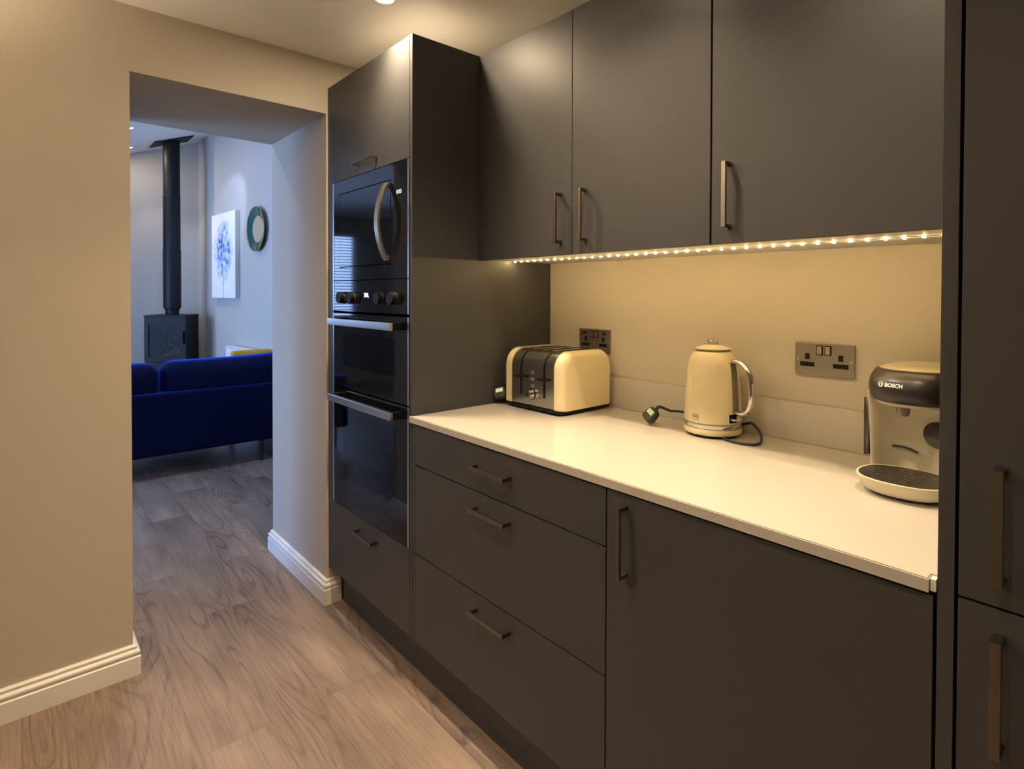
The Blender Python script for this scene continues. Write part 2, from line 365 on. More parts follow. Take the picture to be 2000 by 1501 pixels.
def window(name, kind, lo, hi, z0, z1, plane, mull, label):
    t = bpy.data.objects.new(name, None); C.objects.link(t); t['kind'] = 'structure'; t['label'] = label; t['category'] = 'window'
    ORI[t.name] = Matrix()
    def B(bm, a0, a1, d0, d1, zz0, zz1, bev=0.003):
        if kind == 'x': box(bm, plane+d0, plane+d1, a0, a1, zz0, zz1, bev)
        else: box(bm, a0, a1, plane+d0, plane+d1, zz0, zz1, bev)
    f = bmesh.new(); fw = .055
    B(f, lo, lo+fw, -.09, -.03, z0, z1); B(f, hi-fw, hi, -.09, -.03, z0, z1); B(f, lo+fw, hi-fw, -.09, -.03, z0, z0+fw); B(f, lo+fw, hi-fw, -.09, -.03, z1-fw, z1)
    for q in mull: B(f, q-.025, q+.025, -.085, -.035, z0+fw, z1-fw)
    obj('window_frame', f, 'trim_gloss', t)
    g = bmesh.new(); B(g, lo+fw, hi-fw, -.062, -.058, z0+fw, z1-fw, 0); obj('window_pane', g, 'window_glass', t, smooth=False)
    ar = bpy.data.lights.new('daylight_portal', 'AREA'); ar.shape = 'RECTANGLE'; ar.size = hi-lo; ar.size_y = z1-z0
    ar.cycles.is_portal = True; po = bpy.data.objects.new('daylight_portal', ar); C.objects.link(po)
    if kind == 'x': po.matrix_world = Matrix.Translation((plane-.11, (lo+hi)/2, (z0+z1)/2)) @ Matrix.Rotation(-PI/2, 4, 'Z') @ Matrix.Rotation(PI/2, 4, 'X')
    else: po.matrix_world = Matrix.Translation(((lo+hi)/2, plane-.11, (z0+z1)/2)) @ Matrix.Rotation(0, 4, 'Z') @ Matrix.Rotation(PI/2, 4, 'X')
    # area lamps shine along local -Z: turn them to face into the room
    d = Vector((1, 0, 0)) if kind == 'x' else Vector((0, 1, 0))
    po.matrix_world = Matrix.Translation(po.matrix_world.translation) @ d.to_track_quat('-Z', 'Z').to_matrix().to_4x4()
    return t
window('window_1', 'x', W1[0], W1[1], W1[2], W1[3], XB, [(W1[0]+W1[1])/2], 'living room window with venetian blind')
window('window_2', 'y', W2[0], W2[1], W2[2], W2[3], WY, [-3.98, -3.07], 'wide living room window')
bl = thing('venetian_blind', 'pale venetian blind half open across the living room window', 'blind', (XB+.01, (W1[0]+W1[1])/2, W1[2]+.03))
obj('head_rail', BX(XB-.022, XB+.018, W1[0]+.02, W1[1]-.02, W1[3]-.045, W1[3]-.008, .004), 'blind_slat', bl)
bm = bmesh.new(); z = W1[2]+.06
while z < W1[3]-.06:
    rot = Matrix.Translation((XB-.002, 0, z)) @ Matrix.Rotation(math.radians(28), 4, 'Y')
    box(bm, -.02, .02, W1[0]+.03, W1[1]-.03, -.001, .001, mtx=rot); z += .042
s = obj('slats', bm, 'blind_slat', bl, smooth=False)
obj('bottom_rail', BX(XB-.02, XB+.016, W1[0]+.03, W1[1]-.03, W1[2]+.03, W1[2]+.05, .004), 'blind_slat', bl)

# skirting boards: moulded profile (thickness, height)
SK = [(0, 0), (.020, 0), (.020, .062), (.017, .0655), (.0135, .067), (.0165, .070), (.0190, .075), (.0185, .080), (.0150, .0845), (.0095, .0870), (.0075, .0890),
      (.0105, .0915), (.0105, .0965), (.0060, .1005), (0, .1010)]
bm = bmesh.new()
prof_extrude(bm, SK, [(XL, -3.4), (XL, DY0), (XK, DY0), (XK, DY0-1)], [(1, 0), (1, 1), (-1, 1), (-1, 0)])
struct('baseboard_left', bm, 'trim_gloss', 'white moulded skirting board below the plain left wall', 'skirting board', smooth=True)
bm = bmesh.new()
prof_extrude(bm, SK, [(XL, -0.590), (XL, DY1), (XK, DY1), (XK, .4)], [(1, 0), (1, -1), (-1, -1), (-1, 0)])
struct('baseboard_right', bm, 'trim_gloss', 'white moulded skirting board around the doorway jamb by the oven tower', 'skirting board', smooth=True)

# ------------------------------------------------------------------ handles
def d_handle(parent, c, axis, yf, length=.152, out=.031, wd=.011, th=.007):
    """square D handle centred at c=(x,z) on a front at y=yf"""
    x, z = c; h = length/2; bm = bmesh.new(); y1 = yf-out; e = .0009
    if axis == 'x':
        box(bm, x-h, x+h, y1, y1+th, z-wd/2, z+wd/2, e)
        for s in (-1, 1): box(bm, x+s*(h-.004)-.004, x+s*(h-.004)+.004, y1+th*.5, yf, z-wd/2, z+wd/2, e)
    else:
        box(bm, x-wd/2, x+wd/2, y1, y1+th, z-h, z+h, e)
        for s in (-1, 1): box(bm, x-wd/2, x+wd/2, y1+th*.5, yf, z+s*(h-.004)-.004, z+s*(h-.004)+.004, e)
    o = obj('handle', bm, 'nickel', parent); o['label'] = 'brushed nickel D handle'; return o
def front(name, parent, x0, x1, z0, z1, yf, th=.019):
    return obj(name, BX(x0, x1, yf, yf+th, z0, z1, .0012), 'cabinet', parent)
def panels(bm, *bs):
    for b_ in bs: box(bm, *b_)
    return bm

# ------------------------------------------------------------------ oven tower
X0, X1 = -.6665, -.0135
tw = thing('oven_housing_cabinet', 'tall dark grey oven tower cabinet beside the doorway', 'cabinet', (-.335, -.31, 0))
bm = bmesh.new(); IL, IR = -.611, -.0150
panels(bm, (-.629, -.611, -.620, -.004, .150, HT-.019), (-.611, IR, -.022, -.004, .150, HT-.019), 
       (-.611, IR, -.620, -.022, .150, .168), (-.611, IR, -.610, -.022, .425, .443), (-.611, IR, -.610, -.022, 1.760, 1.778), (-.611, IR, -.610, -.022, 1.333, 1.345))
obj('carcass', bm, 'carcass_dark', tw, smooth=False)
obj('top_panel', BX(-.629, -.0145, -.619, -.023, HT-.018, HT-.0005), 'carcass_white', tw, smooth=False)
obj('end_panel', BX(-.0135, .0012, YF, -.003, .150, HT, .0008), 'cabinet', tw)
obj('filler_strip', BX(-.6665, -.6115, YF+.002, YF+.022, .152, HT, .0008), 'cabinet', tw)
dr = front('flap_door', tw, -.6085, -.0160, 1.7445, HT-.001, YF); d_handle(dr, (-.311, 1.784), 'x', YF)
dr = front('pan_drawer', tw, -.6085, -.0160, .1555, .4465, YF); d_handle(dr, (-.311, .394), 'x', YF)

# microwave
G = -.643
mw = thing('built_in_microwave', 'black glass built-in microwave with bowed handle, above the ovens', 'microwave', (-.312, -.40, 1.346))
obj('casing', BX(-.590, -.034, -.615, -.20, 1.352, 1.735, .004), 'carcass_dark', mw)
for xa, xb in ((-.6105, -.6005), (-.0245, -.0158)):
    o = obj('side_trim', BX(xa, xb, G-.001, -.6225, 1.3475, 1.7415), 'steel', mw, smooth=False); o['label'] = 'slim stainless steel side trim'
# fascia glass with a recess line around the door
bm = bmesh.new(); panels(bm, (-.6000, -.0250, G, -.6225, 1.6905, 1.7415), (-.6000, -.0250, G, -.6225, 1.3475, 1.3975), (-.6000, -.5475, G, -.6215, 1.3980, 1.6900), (-.1345, -.0250, G, -.6215, 1.3980, 1.6900))
obj('fascia', bm, 'black_glass', mw, smooth=False)
dr = obj('door', BX(-.5450, -.1370, G-.001, -.6215, 1.4005, 1.6875, .0012), 'black_glass', mw)
pts = []
for i in range(25):
    t = i/24; zz = 1.412 + t*(1.676-1.412); bow = math.sin(PI*t); pts.append((-.152, G-.010-.036*bow**.8, zz))
bm = bmesh.new()
rs = []
for p in pts:
    x_, y_, z_ = p; rs.append([Vector((x_-.012, y_-.004, z_)), Vector((x_+.012, y_-.004, z_)), Vector((x_+.013, y_, z_)), Vector((x_+.012, y_+.006, z_)), Vector((x_-.012, y_+.006, z_)), Vector((x_-.013, y_, z_))])
rings(bm, rs)
for zz in (1.418, 1.670): box(bm, -.161, -.143, G-.014, G-.0008, zz-.008, zz+.008, .002)
hd = obj('handle', bm, 'handle_champagne', dr); hd['label'] = 'bowed champagne steel handle'
bm = text_bm('0:00', .020, facing_y(-.098, G-.0006, 1.634), .0003)
o = obj('display', bm, 'display_white', mw, smooth=False); o['label'] = 'pale glowing clock digits'

# double oven
ov = thing('built_in_double_oven', 'black glass built-in double oven with steel bar handles, below the microwave', 'oven', (-.312, -.38, .4435))
bm = bmesh.new()
def cavity(bm, z0, z1):
    x0_, x1_, yb = -.555, -.070, -.16; t = .004
    panels(bm, (x0_-t, x0_, -.612, yb, z0, z1), (x1_, x1_+t, -.612, yb, z0, z1), (x0_-t, x1_+t, yb, yb+t, z0, z1), (x0_-t, x1_+t, -.612, yb, z0-t, z0), (x0_-t, x1_+t, -.612, yb, z1, z1+t))
cavity(bm, .500, .875); cavity(bm, .975, 1.160)
o = obj('cavity_lining', bm, mat('enamel', (0.10, 0.11, 0.125), 0.3), ov, smooth=False)
bm = bmesh.new(); panels(bm, (-.597, -.570, -.614, -.12, .448, 1.325), (-.060, -.030, -.614, -.12, .448, 1.325), (-.570, -.060, -.150, -.120, .448, 1.325))
obj('casing', bm, 'carcass_dark', ov, smooth=False)
for zr in (.620, .715, 1.035):
    bm = bmesh.new()
    for k in range(14): cyl(bm, (-.545+k*.0357, -.58, zr), (0, 1, 0), .0018, .38, 6)
    for yy in (-.58, -.39, -.20): cyl(bm, (-.552, yy, zr), (1, 0, 0), .003, .479, 8)
    r_ = obj('oven_rack', bm, 'chrome', ov); r_['label'] = 'wire oven rack'
bm = bmesh.new(); panels(bm, (-.5995, -.0250, G, -.619, 1.2265, 1.3445))
cp = obj('control_panel', bm, 'black_glass', ov, smooth=False)
for xa, xb in ((-.6105, -.6000), (-.0245, -.0158)):
    o = obj('side_trim', BX(xa, xb, G-.001, -.6225, 1.2265, 1.3445), 'steel', ov, smooth=False); o['label'] = 'stainless steel side trim of the control panel'
bm = text_bm('200,', .021, facing_y(-.336, G-.0006, 1.283), .0003, True)
o = obj('display', bm, 'display_blue', cp, smooth=False); o['label'] = 'glowing violet digits'
for kx in (-.513, -.420, -.203, -.108):
    bm = bmesh.new(); cyl(bm, (kx, G, 1.279), (0, -1, 0), .0235, .004, 32); cyl(bm, (kx, G-.004, 1.279), (0, -1, 0), .0225, .019, 32, .0215)
    k_ = obj('knob', bm, 'black_plastic', ov)
    obj('knob_trim', cyl(bmesh.new(), (kx, G-.0045, 1.279), (0, -1, 0), .0229, .0015, 32), 'steel', k_)
def oven_door(z0, z1, wz0, wz1, zh):
    wx0, wx1 = -.520, -.095
    bm = bmesh.new(); panels(bm, (-.5995, wx0, G, -.622, z0, z1), (wx1, -.0250, G, -.622, z0, z1), (wx0, wx1, G, -.622, z0, wz0), (wx0, wx1, G, -.622, wz1, z1))
    d = obj('oven_door', bm, 'black_glass', ov, smooth=False)
    obj('window', BX(wx0, wx1, G, G+.005, wz0, wz1), 'oven_glass', d, smooth=False)
    for xa, xb in ((-.6105, -.6000), (-.0245, -.0158)):
        o = obj('edge_trim', BX(xa, xb, G-.001, -.6225, z0, z1), 'steel', d, smooth=False); o['label'] = 'stainless steel door edge'
    h = obj('handle', BX(-.565, -.060, G-.046, G-.034, zh-.013, zh+.013, .002), 'steel', d); h['label'] = 'flat stainless steel bar handle'
    for sx in (-.552, -.073):
        o = obj('handle_bracket', BX(sx-.013, sx+.013, G-.034, G-.0005, zh-.013, zh+.013, .002), 'black_plastic', d); o['label'] = 'black handle bracket'
oven_door(.9235, 1.2170, 1.010, 1.140, 1.185)
oven_door(.4500, .9185, .575, .835, .885)

# plinth
o = obj('plinth', BX(-.640, XE-.001, -.587, -.569, 0.0, .149, .001), 'cabinet'); tag(o, 'dark grey kick board running along the floor under the cabinets', 'plinth')

# ------------------------------------------------------------------ base units
bd = thing('drawer_base_cabinet', 'dark grey three-drawer base cabinet right of the oven tower', 'cabinet', (.41, -.31, .150))
def carcass(x0_, x1_, y0_, y1_, z0_, z1_, t=.016):
    bm = bmesh.new()
    panels(bm, (x0_, x0_+t, y0_, y1_, z0_, z1_), (x1_-t, x1_, y0_, y1_, z0_, z1_), (x0_+t, x1_-t, y0_, y1_, z0_, z0_+t), (x0_+t, x1_-t, y0_, y1_, z1_-t, z1_), (x0_+t, x1_-t, y1_-.01, y1_, z0_+t, z1_-t))
    return bm
obj('carcass', carcass(.019, .8165, -.618, -.014, .152, .872), 'carcass_dark', bd, smooth=False)
obj('filler_strip', BX(.0020, .0175, YF+.001, YF+.021, .1555, .868, .0008), 'cabinet', bd)
for z0, z1, zh in ((.7370, .8660, .808), (.4470, .7335, .689), (.1555, .4435, .398)):
    d = front('drawer', bd, .0195, .8165, z0, z1, YF); d_handle(d, (.4215, zh), 'x', YF)
bc = thing('base_cabinet', 'dark grey base cabinet with one wide door and vertical handle', 'cabinet', (1.118, -.31, .150))
obj('carcass', carcass(.8185, 1.4165, -.618, -.014, .152, .872), 'carcass_dark', bc, smooth=False)
d = front('door', bc, .8200, 1.4135, .1555, .8660, YF); d_handle(d, (.8725, .768), 'z', YF)

# worktop and upstand
bm = bmesh.new(); n = .006
pts = [(.0015, -.001), (XE-.0005, -.001), (XE-.0005, -.630), (XE-.0085, -.630), (XE-.0085, -.6485), (-.006, -.6485), (-.006, -.6425), (.0015, -.6425)]
rings(bm, [[Vector((x_, y_, z_)) for x_, y_ in pts] for z_ in (.8725, ZW)])
bmesh.ops.bevel(bm, geom=[e for e in bm.edges if abs(e.verts[0].co.z-ZW) < 1e-5 and abs(e.verts[1].co.z-ZW) < 1e-5], offset=.0018, segments=2, affect='EDGES')
o = obj('worktop', bm, 'quartz'); tag(o, 'pale speckled quartz worktop over the base cabinets', 'worktop')
o = obj('joint_strip', BX(XE-.0078, XE-.0006, -.6440, -.6308, .874, ZW-.001, .001), 'trim_gloss'); tag(o, 'small white sealing strip at the front right corner of the worktop', 'sealing strip')
o = obj('upstand', BX(.0015, XE-.0005, -.0135, -.0008, ZW+.0004, 1.0005, .0012), 'quartz'); tag(o, 'low quartz upstand along the back of the worktop', 'upstand')

# ------------------------------------------------------------------ wall units
def wall_unit(label, x0_, x1_, splits, handles):
    t = thing('wall_cabinet', label, 'cabinet', ((x0_+x1_)/2, -.18, ZU), group=None)
    obj('carcass', carcass(x0_, x1_, YU+.021, -.004, ZU+.002, HT-.001, .018), 'carcass_white', t, smooth=False)
    for (a_, b_), hx in zip(splits, handles):
        d_ = front('door', t, a_, b_, ZU, HT-.001, YU); d_handle(d_, (hx, 1.5265), 'z', YU)
    return t
wall_unit('dark grey double-door wall cabinet next to the oven tower', .0025, .9055, [(.0045, .4530), (.4555, .9040)], [.4085, .5090])
wall_unit('dark grey single-door wall cabinet next to the tall right-hand cupboard', .9070, 1.4165, [(.9085, 1.4150)], [.9545])

# LED strip
ls = thing('led_strip', 'strip of small warm white lights under the wall cabinets', 'light strip', (.71, -.210, ZU))
obj('tape', BX(.015, 1.405, -.2150, -.2050, ZU+.0004, ZU+.0018), 'trim_gloss', ls, smooth=False)
led0 = None
for k in range(41):
    x_ = .0234+.03443*k
    if led0 is None:
        bm = bmesh.new(); box(bm, x_-.0025, x_+.0025, -.2125, -.2075, ZU-.0018, ZU+.0006, .0006); led0 = obj('led', bm, 'led_glow', ls)
    else:
        c = led0.copy(); C.objects.link(c); c.parent = ls; c.location = led0.location + Vector((.03443*k, 0, 0))

# ------------------------------------------------------------------ tall unit on the right
tu = thing('tall_cabinet', 'tall dark grey cupboard at the right edge with two doors', 'cabinet', (1.74, -.31, 0))
obj('end_panel', BX(XE, XE+.0195, YF, -.003, 0, HT, .0008), 'cabinet', tu)
obj('carcass', carcass(XE+.0205, 2.040, -.619, -.004, .150, HT-.001), 'carcass_dark', tu, smooth=False)
obj('kick_board', BX(XE+.0205, 2.040, -.587, -.569, 0, .149, .001), 'cabinet', tu)
d = front('upper_door', tu, XE+.0235, 2.037, .8800, HT-.001, YF); d_handle(d, (1.4865, .9925), 'z', YF, wd=.0125)
d = front('lower_door', tu, XE+.0235, 2.037, .1555, .8760, YF); d_handle(d, (1.4865, .7690), 'z', YF, wd=.0125)

# ------------------------------------------------------------------ sockets
def socket(x0_, z0_, label, usb, dark):
    t = thing('wall_socket', label, 'socket', (x0_+.074, -.003, z0_), group='double wall sockets')
    y = -.0065; cx = x0_+.074; cz = z0_+.043
    pl = obj('faceplate', BX(x0_, x0_+.148, y, -.0003, z0_, z0_+.086, .0015), 'brushed_plate', t)
    for s in (-1, 1):
        sw = obj('switch_surround', BX(cx+s*.0105-.0085, cx+s*.0105+.0085, y-.0008, y+.001, cz+.011, cz+.037, .0004), 'black_plastic', t)
        rk = BX(cx+s*.0105-.006, cx+s*.0105+.006, y-.0035, y+.001, cz+.0135, cz+.0345, .0012)
        o_ = obj('switch', rk, 'brushed_plate' if dark else 'handle_champagne', sw)
    for s in (-1, 1):
        bm = bmesh.new(); px = cx+s*.0415
        box(bm, px-.006, px+.006, y-.0006, y+.001, cz-.002, cz+.014)
        box(bm, px-.0185, px+.0185, y-.0006, y+.001, cz-.021, cz-.009)
        if usb: box(bm, px-.010+s*.006, px+.008+s*.006, y-.0006, y+.001, cz+.023, cz+.033)
        o_ = obj('pin_holes', bm, 'black_plastic', t, smooth=False)
        cyl_ = cyl(bmesh.new(), (cx+s*.066, y, cz-.002), (0, -1, 0), .0032, .0008, 14)
        obj('screw', cyl_, 'steel', t)
    if usb:
        for s in (-1, 1):
            px = cx+s*.0475; obj('usb_tongue', BX(px-.008, px+.006, y-.0010, y+.0005, cz+.0265, cz+.029), 'red_mark', t, smooth=False)
    return t
socket(.1625, 1.0805, 'dark brushed metal double socket with charging ports behind the toaster', True, True)
socket(.9575, 1.0805, 'brushed metal double socket with pale switches beside the coffee machine', False, False)

# ------------------------------------------------------------------ toaster
tt = thing('toaster', 'cream and chrome four-slice toaster on the worktop beside the oven tower', 'toaster', (.195, -.155, ZW))
TY0, TY1, TZ0, TZ1, RT = -.285, -.022, .909, 1.103, .060
def tprof(ins, x_, rt=RT, n=10):
    y0_, y1_, z0_, z1_ = TY0+ins, TY1-ins, TZ0, TZ1-ins; r = rt-ins*.5; rb = .006; P_ = []
    def arc(cy, cz, r_, a0, a1):
        for i in range(n+1):
            a_ = a0+(a1-a0)*i/n; P_.append(Vector((x_, cy+r_*math.cos(a_), cz+r_*math.sin(a_))))
    arc(y0_+rb, z0_+rb, rb, 1.5*PI, PI); arc(y0_+r, z1_-r, r, PI, PI/2); arc(y1_-r, z1_-r, r, PI/2, 0); arc(y1_-rb, z0_+rb, rb, 0, -PI/2)
    return P_
def cap_end(xa, xb, rr):
    """xa = joint with the chrome band, xb = outer face; rounded edge radius rr"""
    s = 1 if xb > xa else -1; rs = [tprof(0, xa), tprof(0, xb-s*rr)]
    for i in range(1, 9):
        a_ = PI/2*i/8; rs.append(tprof(rr*(1-math.cos(a_)), xb-s*rr+s*rr*math.sin(a_)))
    return rings(bmesh.new(), rs)
obj('left_end_cap', cap_end(.088, .050, .016), 'cream', tt, ang=60)
obj('right_end_cap', cap_end(.303, .337, .024), 'cream', tt, ang=60)
band = obj('body_band', rings(bmesh.new(), [tprof(.0025, .0885), tprof(.0025, .3025)]), 'brushed_chrome', tt, ang=60)
def tp_ring(z_, ins):
    r_ = .022; out = []
    for (cx_, cy_, a0) in ((.054+r_+ins, TY0+r_+ins, PI), (.333-r_-ins, TY0+r_+ins, 1.5*PI), (.333-r_-ins, TY1-r_-ins, 0), (.054+r_+ins, TY1-r_-ins, PI/2)):
        for i in range(7):
            a_ = a0+PI/2*i/6; out.append(Vector((cx_+r_*math.cos(a_), cy_+r_*math.sin(a_), z_)))
    return out
obj('base', rings(bmesh.new(), [tp_ring(ZW+.0035, .006), tp_ring(ZW+.008, 0), tp_ring(TZ0+.001, .001)]), 'black_plastic', tt)
for fx in (.085, .30):
    for fy in (TY0+.03, TY1-.03): obj('foot', cyl(bmesh.new(), (fx, fy, ZW+.0002), (0, 0, 1), .010, .004, 16), 'rubber', tt)
def strip(xa, xb, i0, i1, off):
    """thin dark strip lying on the front profile from point i0 to i1"""
    pa = tprof(.0025-off, xa); pb = tprof(.0025-off, xb); qa = tprof(.0035, xa); qb = tprof(.0035, xb)
    return rings(bmesh.new(), [[pa[i], pb[i], qb[i], qa[i]] for i in range(i0, i1+1)])
for sx in (.139, .255):
    bm = strip(sx-.0045, sx+.0045, 10, 18, .0006)
    for v in bm.verts:
        if v.co.z < .94: v.co.z = .945
    ls_ = obj('lever_slot', bm, 'black_plastic', tt)
    bm = bmesh.new(); box(bm, sx-.024, sx+.024, TY0-.014, TY0-.004, 1.0045, 1.0115, .002); box(bm, sx-.003, sx+.003, TY0-.006, TY0+.001, 1.004, 1.012)
    o_ = obj('lever', bm, 'black_plastic', tt); o_['label'] = 'slim dark push-down lever'
for zb in (1.026, 1.003, .980):
    bt = obj('button', BX(.1845, .2015, TY0-.001, TY0+.004, zb-.006, zb+.006, .001), 'steel', tt)
    obj('button_mark', BX(.1865, .1895, TY0-.0013, TY0, zb-.004, zb+.004), 'black_plastic', bt, smooth=False)
obj('dial_ring', cyl(bmesh.new(), (.193, TY0+.0022, .951), (0, -1, 0), .0195, .001, 32), 'black_plastic', tt)
kn = obj('dial', cyl(cyl(bmesh.new(), (.193, TY0+.003, .951), (0, -1, 0), .0175, .006, 32), (.193, TY0-.003, .951), (0, -1, 0), .0150, .016, 32, .0135), 'chrome', tt)
obj('dial_pointer', BX(.1915, .1945, TY0-.0198, TY0-.0185, .951, .963), 'black_plastic', kn, smooth=False)
for k in range(4):
    sx = .112+k*.0485
    rim = bmesh.new(); box(rim, sx, sx+.031, -.228, -.080, TZ1-.0035, TZ1-.0012, .0008); rm = obj('slot_rim', rim, 'chrome', tt)
    obj('bread_slot', BX(sx+.006, sx+.025, -.224, -.084, TZ1-.0030, TZ1-.0006), 'black_plastic', rm, smooth=False)
obj('dark_top_panel', rings(bmesh.new(), [[tprof(.0020, x_)[i] for i in range(21, 24)] + [tprof(.0040, x_)[i] for i in (23, 22, 21)] for x_ in (.092, .296)]), 'taupe_plastic', tt)

# plug lying against the tower panel
def plug(parent, label, loc, mtx):
    mt = Matrix.Translation(Vector(loc)) @ mtx
    def ring_(z_, s): return [mt @ Vector((x_*s, y_*s, z_)) for x_, y_ in PL]
    PL = []
    for i in range(40):
        a_ = 2*PI*i/40; c_, s_ = math.cos(a_), math.sin(a_); p_ = 3.2
        x_ = .0225*math.copysign(abs(c_)**(2/p_), c_)*(1-.18*s_); y_ = .0235*math.copysign(abs(s_)**(2/p_), s_); PL.append((x_, y_))
    t = obj('plug', rings(bmesh.new(), [ring_(0, .9), ring_(.003, 1), ring_(.012, 1), ring_(.019, .93), ring_(.021, .8)]), 'rubber', parent, ang=50); t['label'] = label
    bm = bmesh.new(); box(bm, -.0135, .0135, -.002, .0125, .0195, .0222, .0004, mtx=mt); o_ = obj('sticker', bm, 'sticker', t, smooth=False); o_['label'] = 'pale paper sticker with green edge'
    bm = bmesh.new(); box(bm, -.0160, .0160, .0122, .0150, .0192, .0219, mtx=mt); box(bm, .0133, .0160, -.004, .0150, .0192, .0219, mtx=mt)
    obj('sticker_edge', bm, 'green_edge', t, smooth=False)
    bm = bmesh.new()
    for px, py, w1, w2 in ((0, .011, .002, .004), (-.011, -.009, .0032, .002), (.011, -.009, .0032, .002)):
        box(bm, px-w1, px+w1, py-w2, py+w2, -.017, .001, .0004, mtx=mt)
    o_ = obj('pins', bm, 'brushed_chrome', t); o_['label'] = 'metal pins'
    return t, mt
def ortho(a, b):  # rotation whose local Z = a, local Y closest to b
    z_ = Vector(a).normalized(); x_ = Vector(b).cross(z_).normalized(); y_ = z_.cross(x_); return Matrix((x_, y_, z_)).transposed().to_4x4()
plug(tt, 'black plug with pale green edged sticker', (.022, -.276, ZW+.0345), ortho((.35, -.75, .56), (-.4, .25, .75)))

# ------------------------------------------------------------------ kettle
KX, KY = .765, -.098; HD = Vector((1.0, -.17, 0)).normalized()
kt = thing('kettle', 'cream jug kettle with chrome handle on the worktop', 'kettle', (KX, KY, ZW))
obj('power_base', lathe(bmesh.new(), [(.070, ZW+.006), (.0775, ZW+.0075), (.0805, ZW+.011), (.081, ZW+.020), (.0795, ZW+.0245), (.070, ZW+.026)], KX, KY, 64), 'cream', kt, ang=60)
bm = lathe(bmesh.new(), [(.070, ZW+.0003), (.072, ZW+.002), (.072, ZW+.0068), (.06, ZW+.0068)], KX, KY, 48)
obj('base_foot', bm, 'black_plastic', kt)
obj('chrome_ring', lathe(bmesh.new(), [(.06, ZW+.0255), (.0775, ZW+.0262), (.0785, ZW+.028), (.0785, ZW+.037), (.077, ZW+.0385), (.06, ZW+.0385)], KX, KY, 64), 'chrome', kt)
body = obj('body', lathe(bmesh.new(), [(.06, ZW+.0385), (.0785, ZW+.0392), (.0800, ZW+.043), (.0798, ZW+.060), (.0785, ZW+.095), (.0762, ZW+.140), (.0728, ZW+.180), (.0690, ZW+.205), (.0635, ZW+.2235), (.0565, ZW+.2345), (.0515, ZW+.2385), (.049, ZW+.2395), (.04, ZW+.2395)], KX, KY, 64), 'cream', kt, ang=70)
lid = obj('lid', lathe(bmesh.new(), [(.044, ZW+.2395), (.0445, ZW+.2435), (.0505, ZW+.2455), (.0508, ZW+.2475), (.046, ZW+.2505), (.034, ZW+.2550), (.025, ZW+.2580), (.02, ZW+.2590)], KX, KY, 48), 'cream', kt, ang=50)
obj('lid_knob', lathe(bmesh.new(), [(.011, ZW+.2585), (.0115, ZW+.2625), (.0165, ZW+.2655), (.0175, ZW+.2685), (.0165, ZW+.2715), (.008, ZW+.2730)], KX, KY, 32), 'chrome', lid)
bm = lathe(bmesh.new(), [(.041, ZW+.2392), (.0470, ZW+.2397), (.0470, ZW+.2432), (.041, ZW+.2435)], KX, KY, 48); obj('lid_gap_ring', bm, 'taupe_plastic', kt)
def kp(r, z_, side=0.0):
    s_ = Vector((-HD.y, HD.x, 0)); return Vector((KX, KY, ZW+z_)) + HD*r + s_*side
hp = spline([kp(.062, .2130), kp(.080, .2155), kp(.103, .2070), kp(.121, .1820), kp(.128, .1450), kp(.127, .1100), kp(.119, .0870), kp(.101, .0740), kp(.078, .0725)], 8)
bm = tube(bmesh.new(), hp, lambda t: .0085-.001*math.sin(PI*t), 14, flat=(.0105, .0078))
o = obj('handle', bm, 'chrome', kt, ang=60); o['label'] = 'polished chrome loop handle'
# water gauge strip on the body below the handle
rs = []
for z_, r_ in ((.072, .0792), (.095, .0785), (.140, .0762), (.180, .0728), (.205, .0690), (.212, .0670)):
    sec = []
    for a_ in (-.16, -.08, 0, .08, .16):
        d2 = Matrix.Rotation(a_, 3, 'Z') @ HD; sec.append(Vector((KX, KY, ZW+z_)) + d2*(r_+.0012))
    for a_ in (.16, 0, -.16):
        d2 = Matrix.Rotation(a_, 3, 'Z') @ HD; sec.append(Vector((KX, KY, ZW+z_)) + d2*(r_-.002))
    rs.append(sec)
o = obj('water_gauge', rings(bmesh.new(), rs), 'taupe_plastic', kt); o['label'] = 'taupe water gauge strip'
d3 = Matrix.Rotation(-.15, 3, 'Z') @ HD
sm = Matrix.Translation(Vector((KX, KY, ZW+.0565))) @ Matrix.Rotation(math.atan2(d3.y, d3.x), 4, 'Z')
bm = bmesh.new(); box(bm, .074, .0812, -.013, .013, -.012, .013, .003, mtx=sm); sw = obj('switch_recess', bm, 'black_plastic', kt)
bm = bmesh.new(); box(bm, .079, .096, -.010, .010, -.003, .003, .0014, mtx=sm); o = obj('switch', bm, 'chrome', sw); o['label'] = 'chrome on-off lever'
bd_ = Vector((-.10, -1, 0)).normalized()   # badge direction: faces the room, a little to the left
bang = math.atan2(bd_.y, bd_.x)
bm = bmesh.new(); box(bm, .0785, .0808, -.0105, .0105, -.0105, .0085, .0008, mtx=Matrix.Translation(Vector((KX, KY, ZW+.0585))) @ Matrix.Rotation(bang, 4, 'Z'))
bg_ = obj('badge', bm, 'handle_champagne', kt); bg_['label'] = 'small metal maker badge'
tm_ = Matrix.Translation(Vector((KX, KY, ZW+.0575)) + bd_*.0810) @ Matrix.Rotation(bang+PI/2, 4, 'Z') @ Matrix.Translation((-.0088, 0, 0)) @ Matrix.Rotation(PI/2, 4, 'X')
obj('badge_lettering', text_bm('Breville', .0052, tm_, .0002, True), 'badge_ink', bg_, smooth=False)
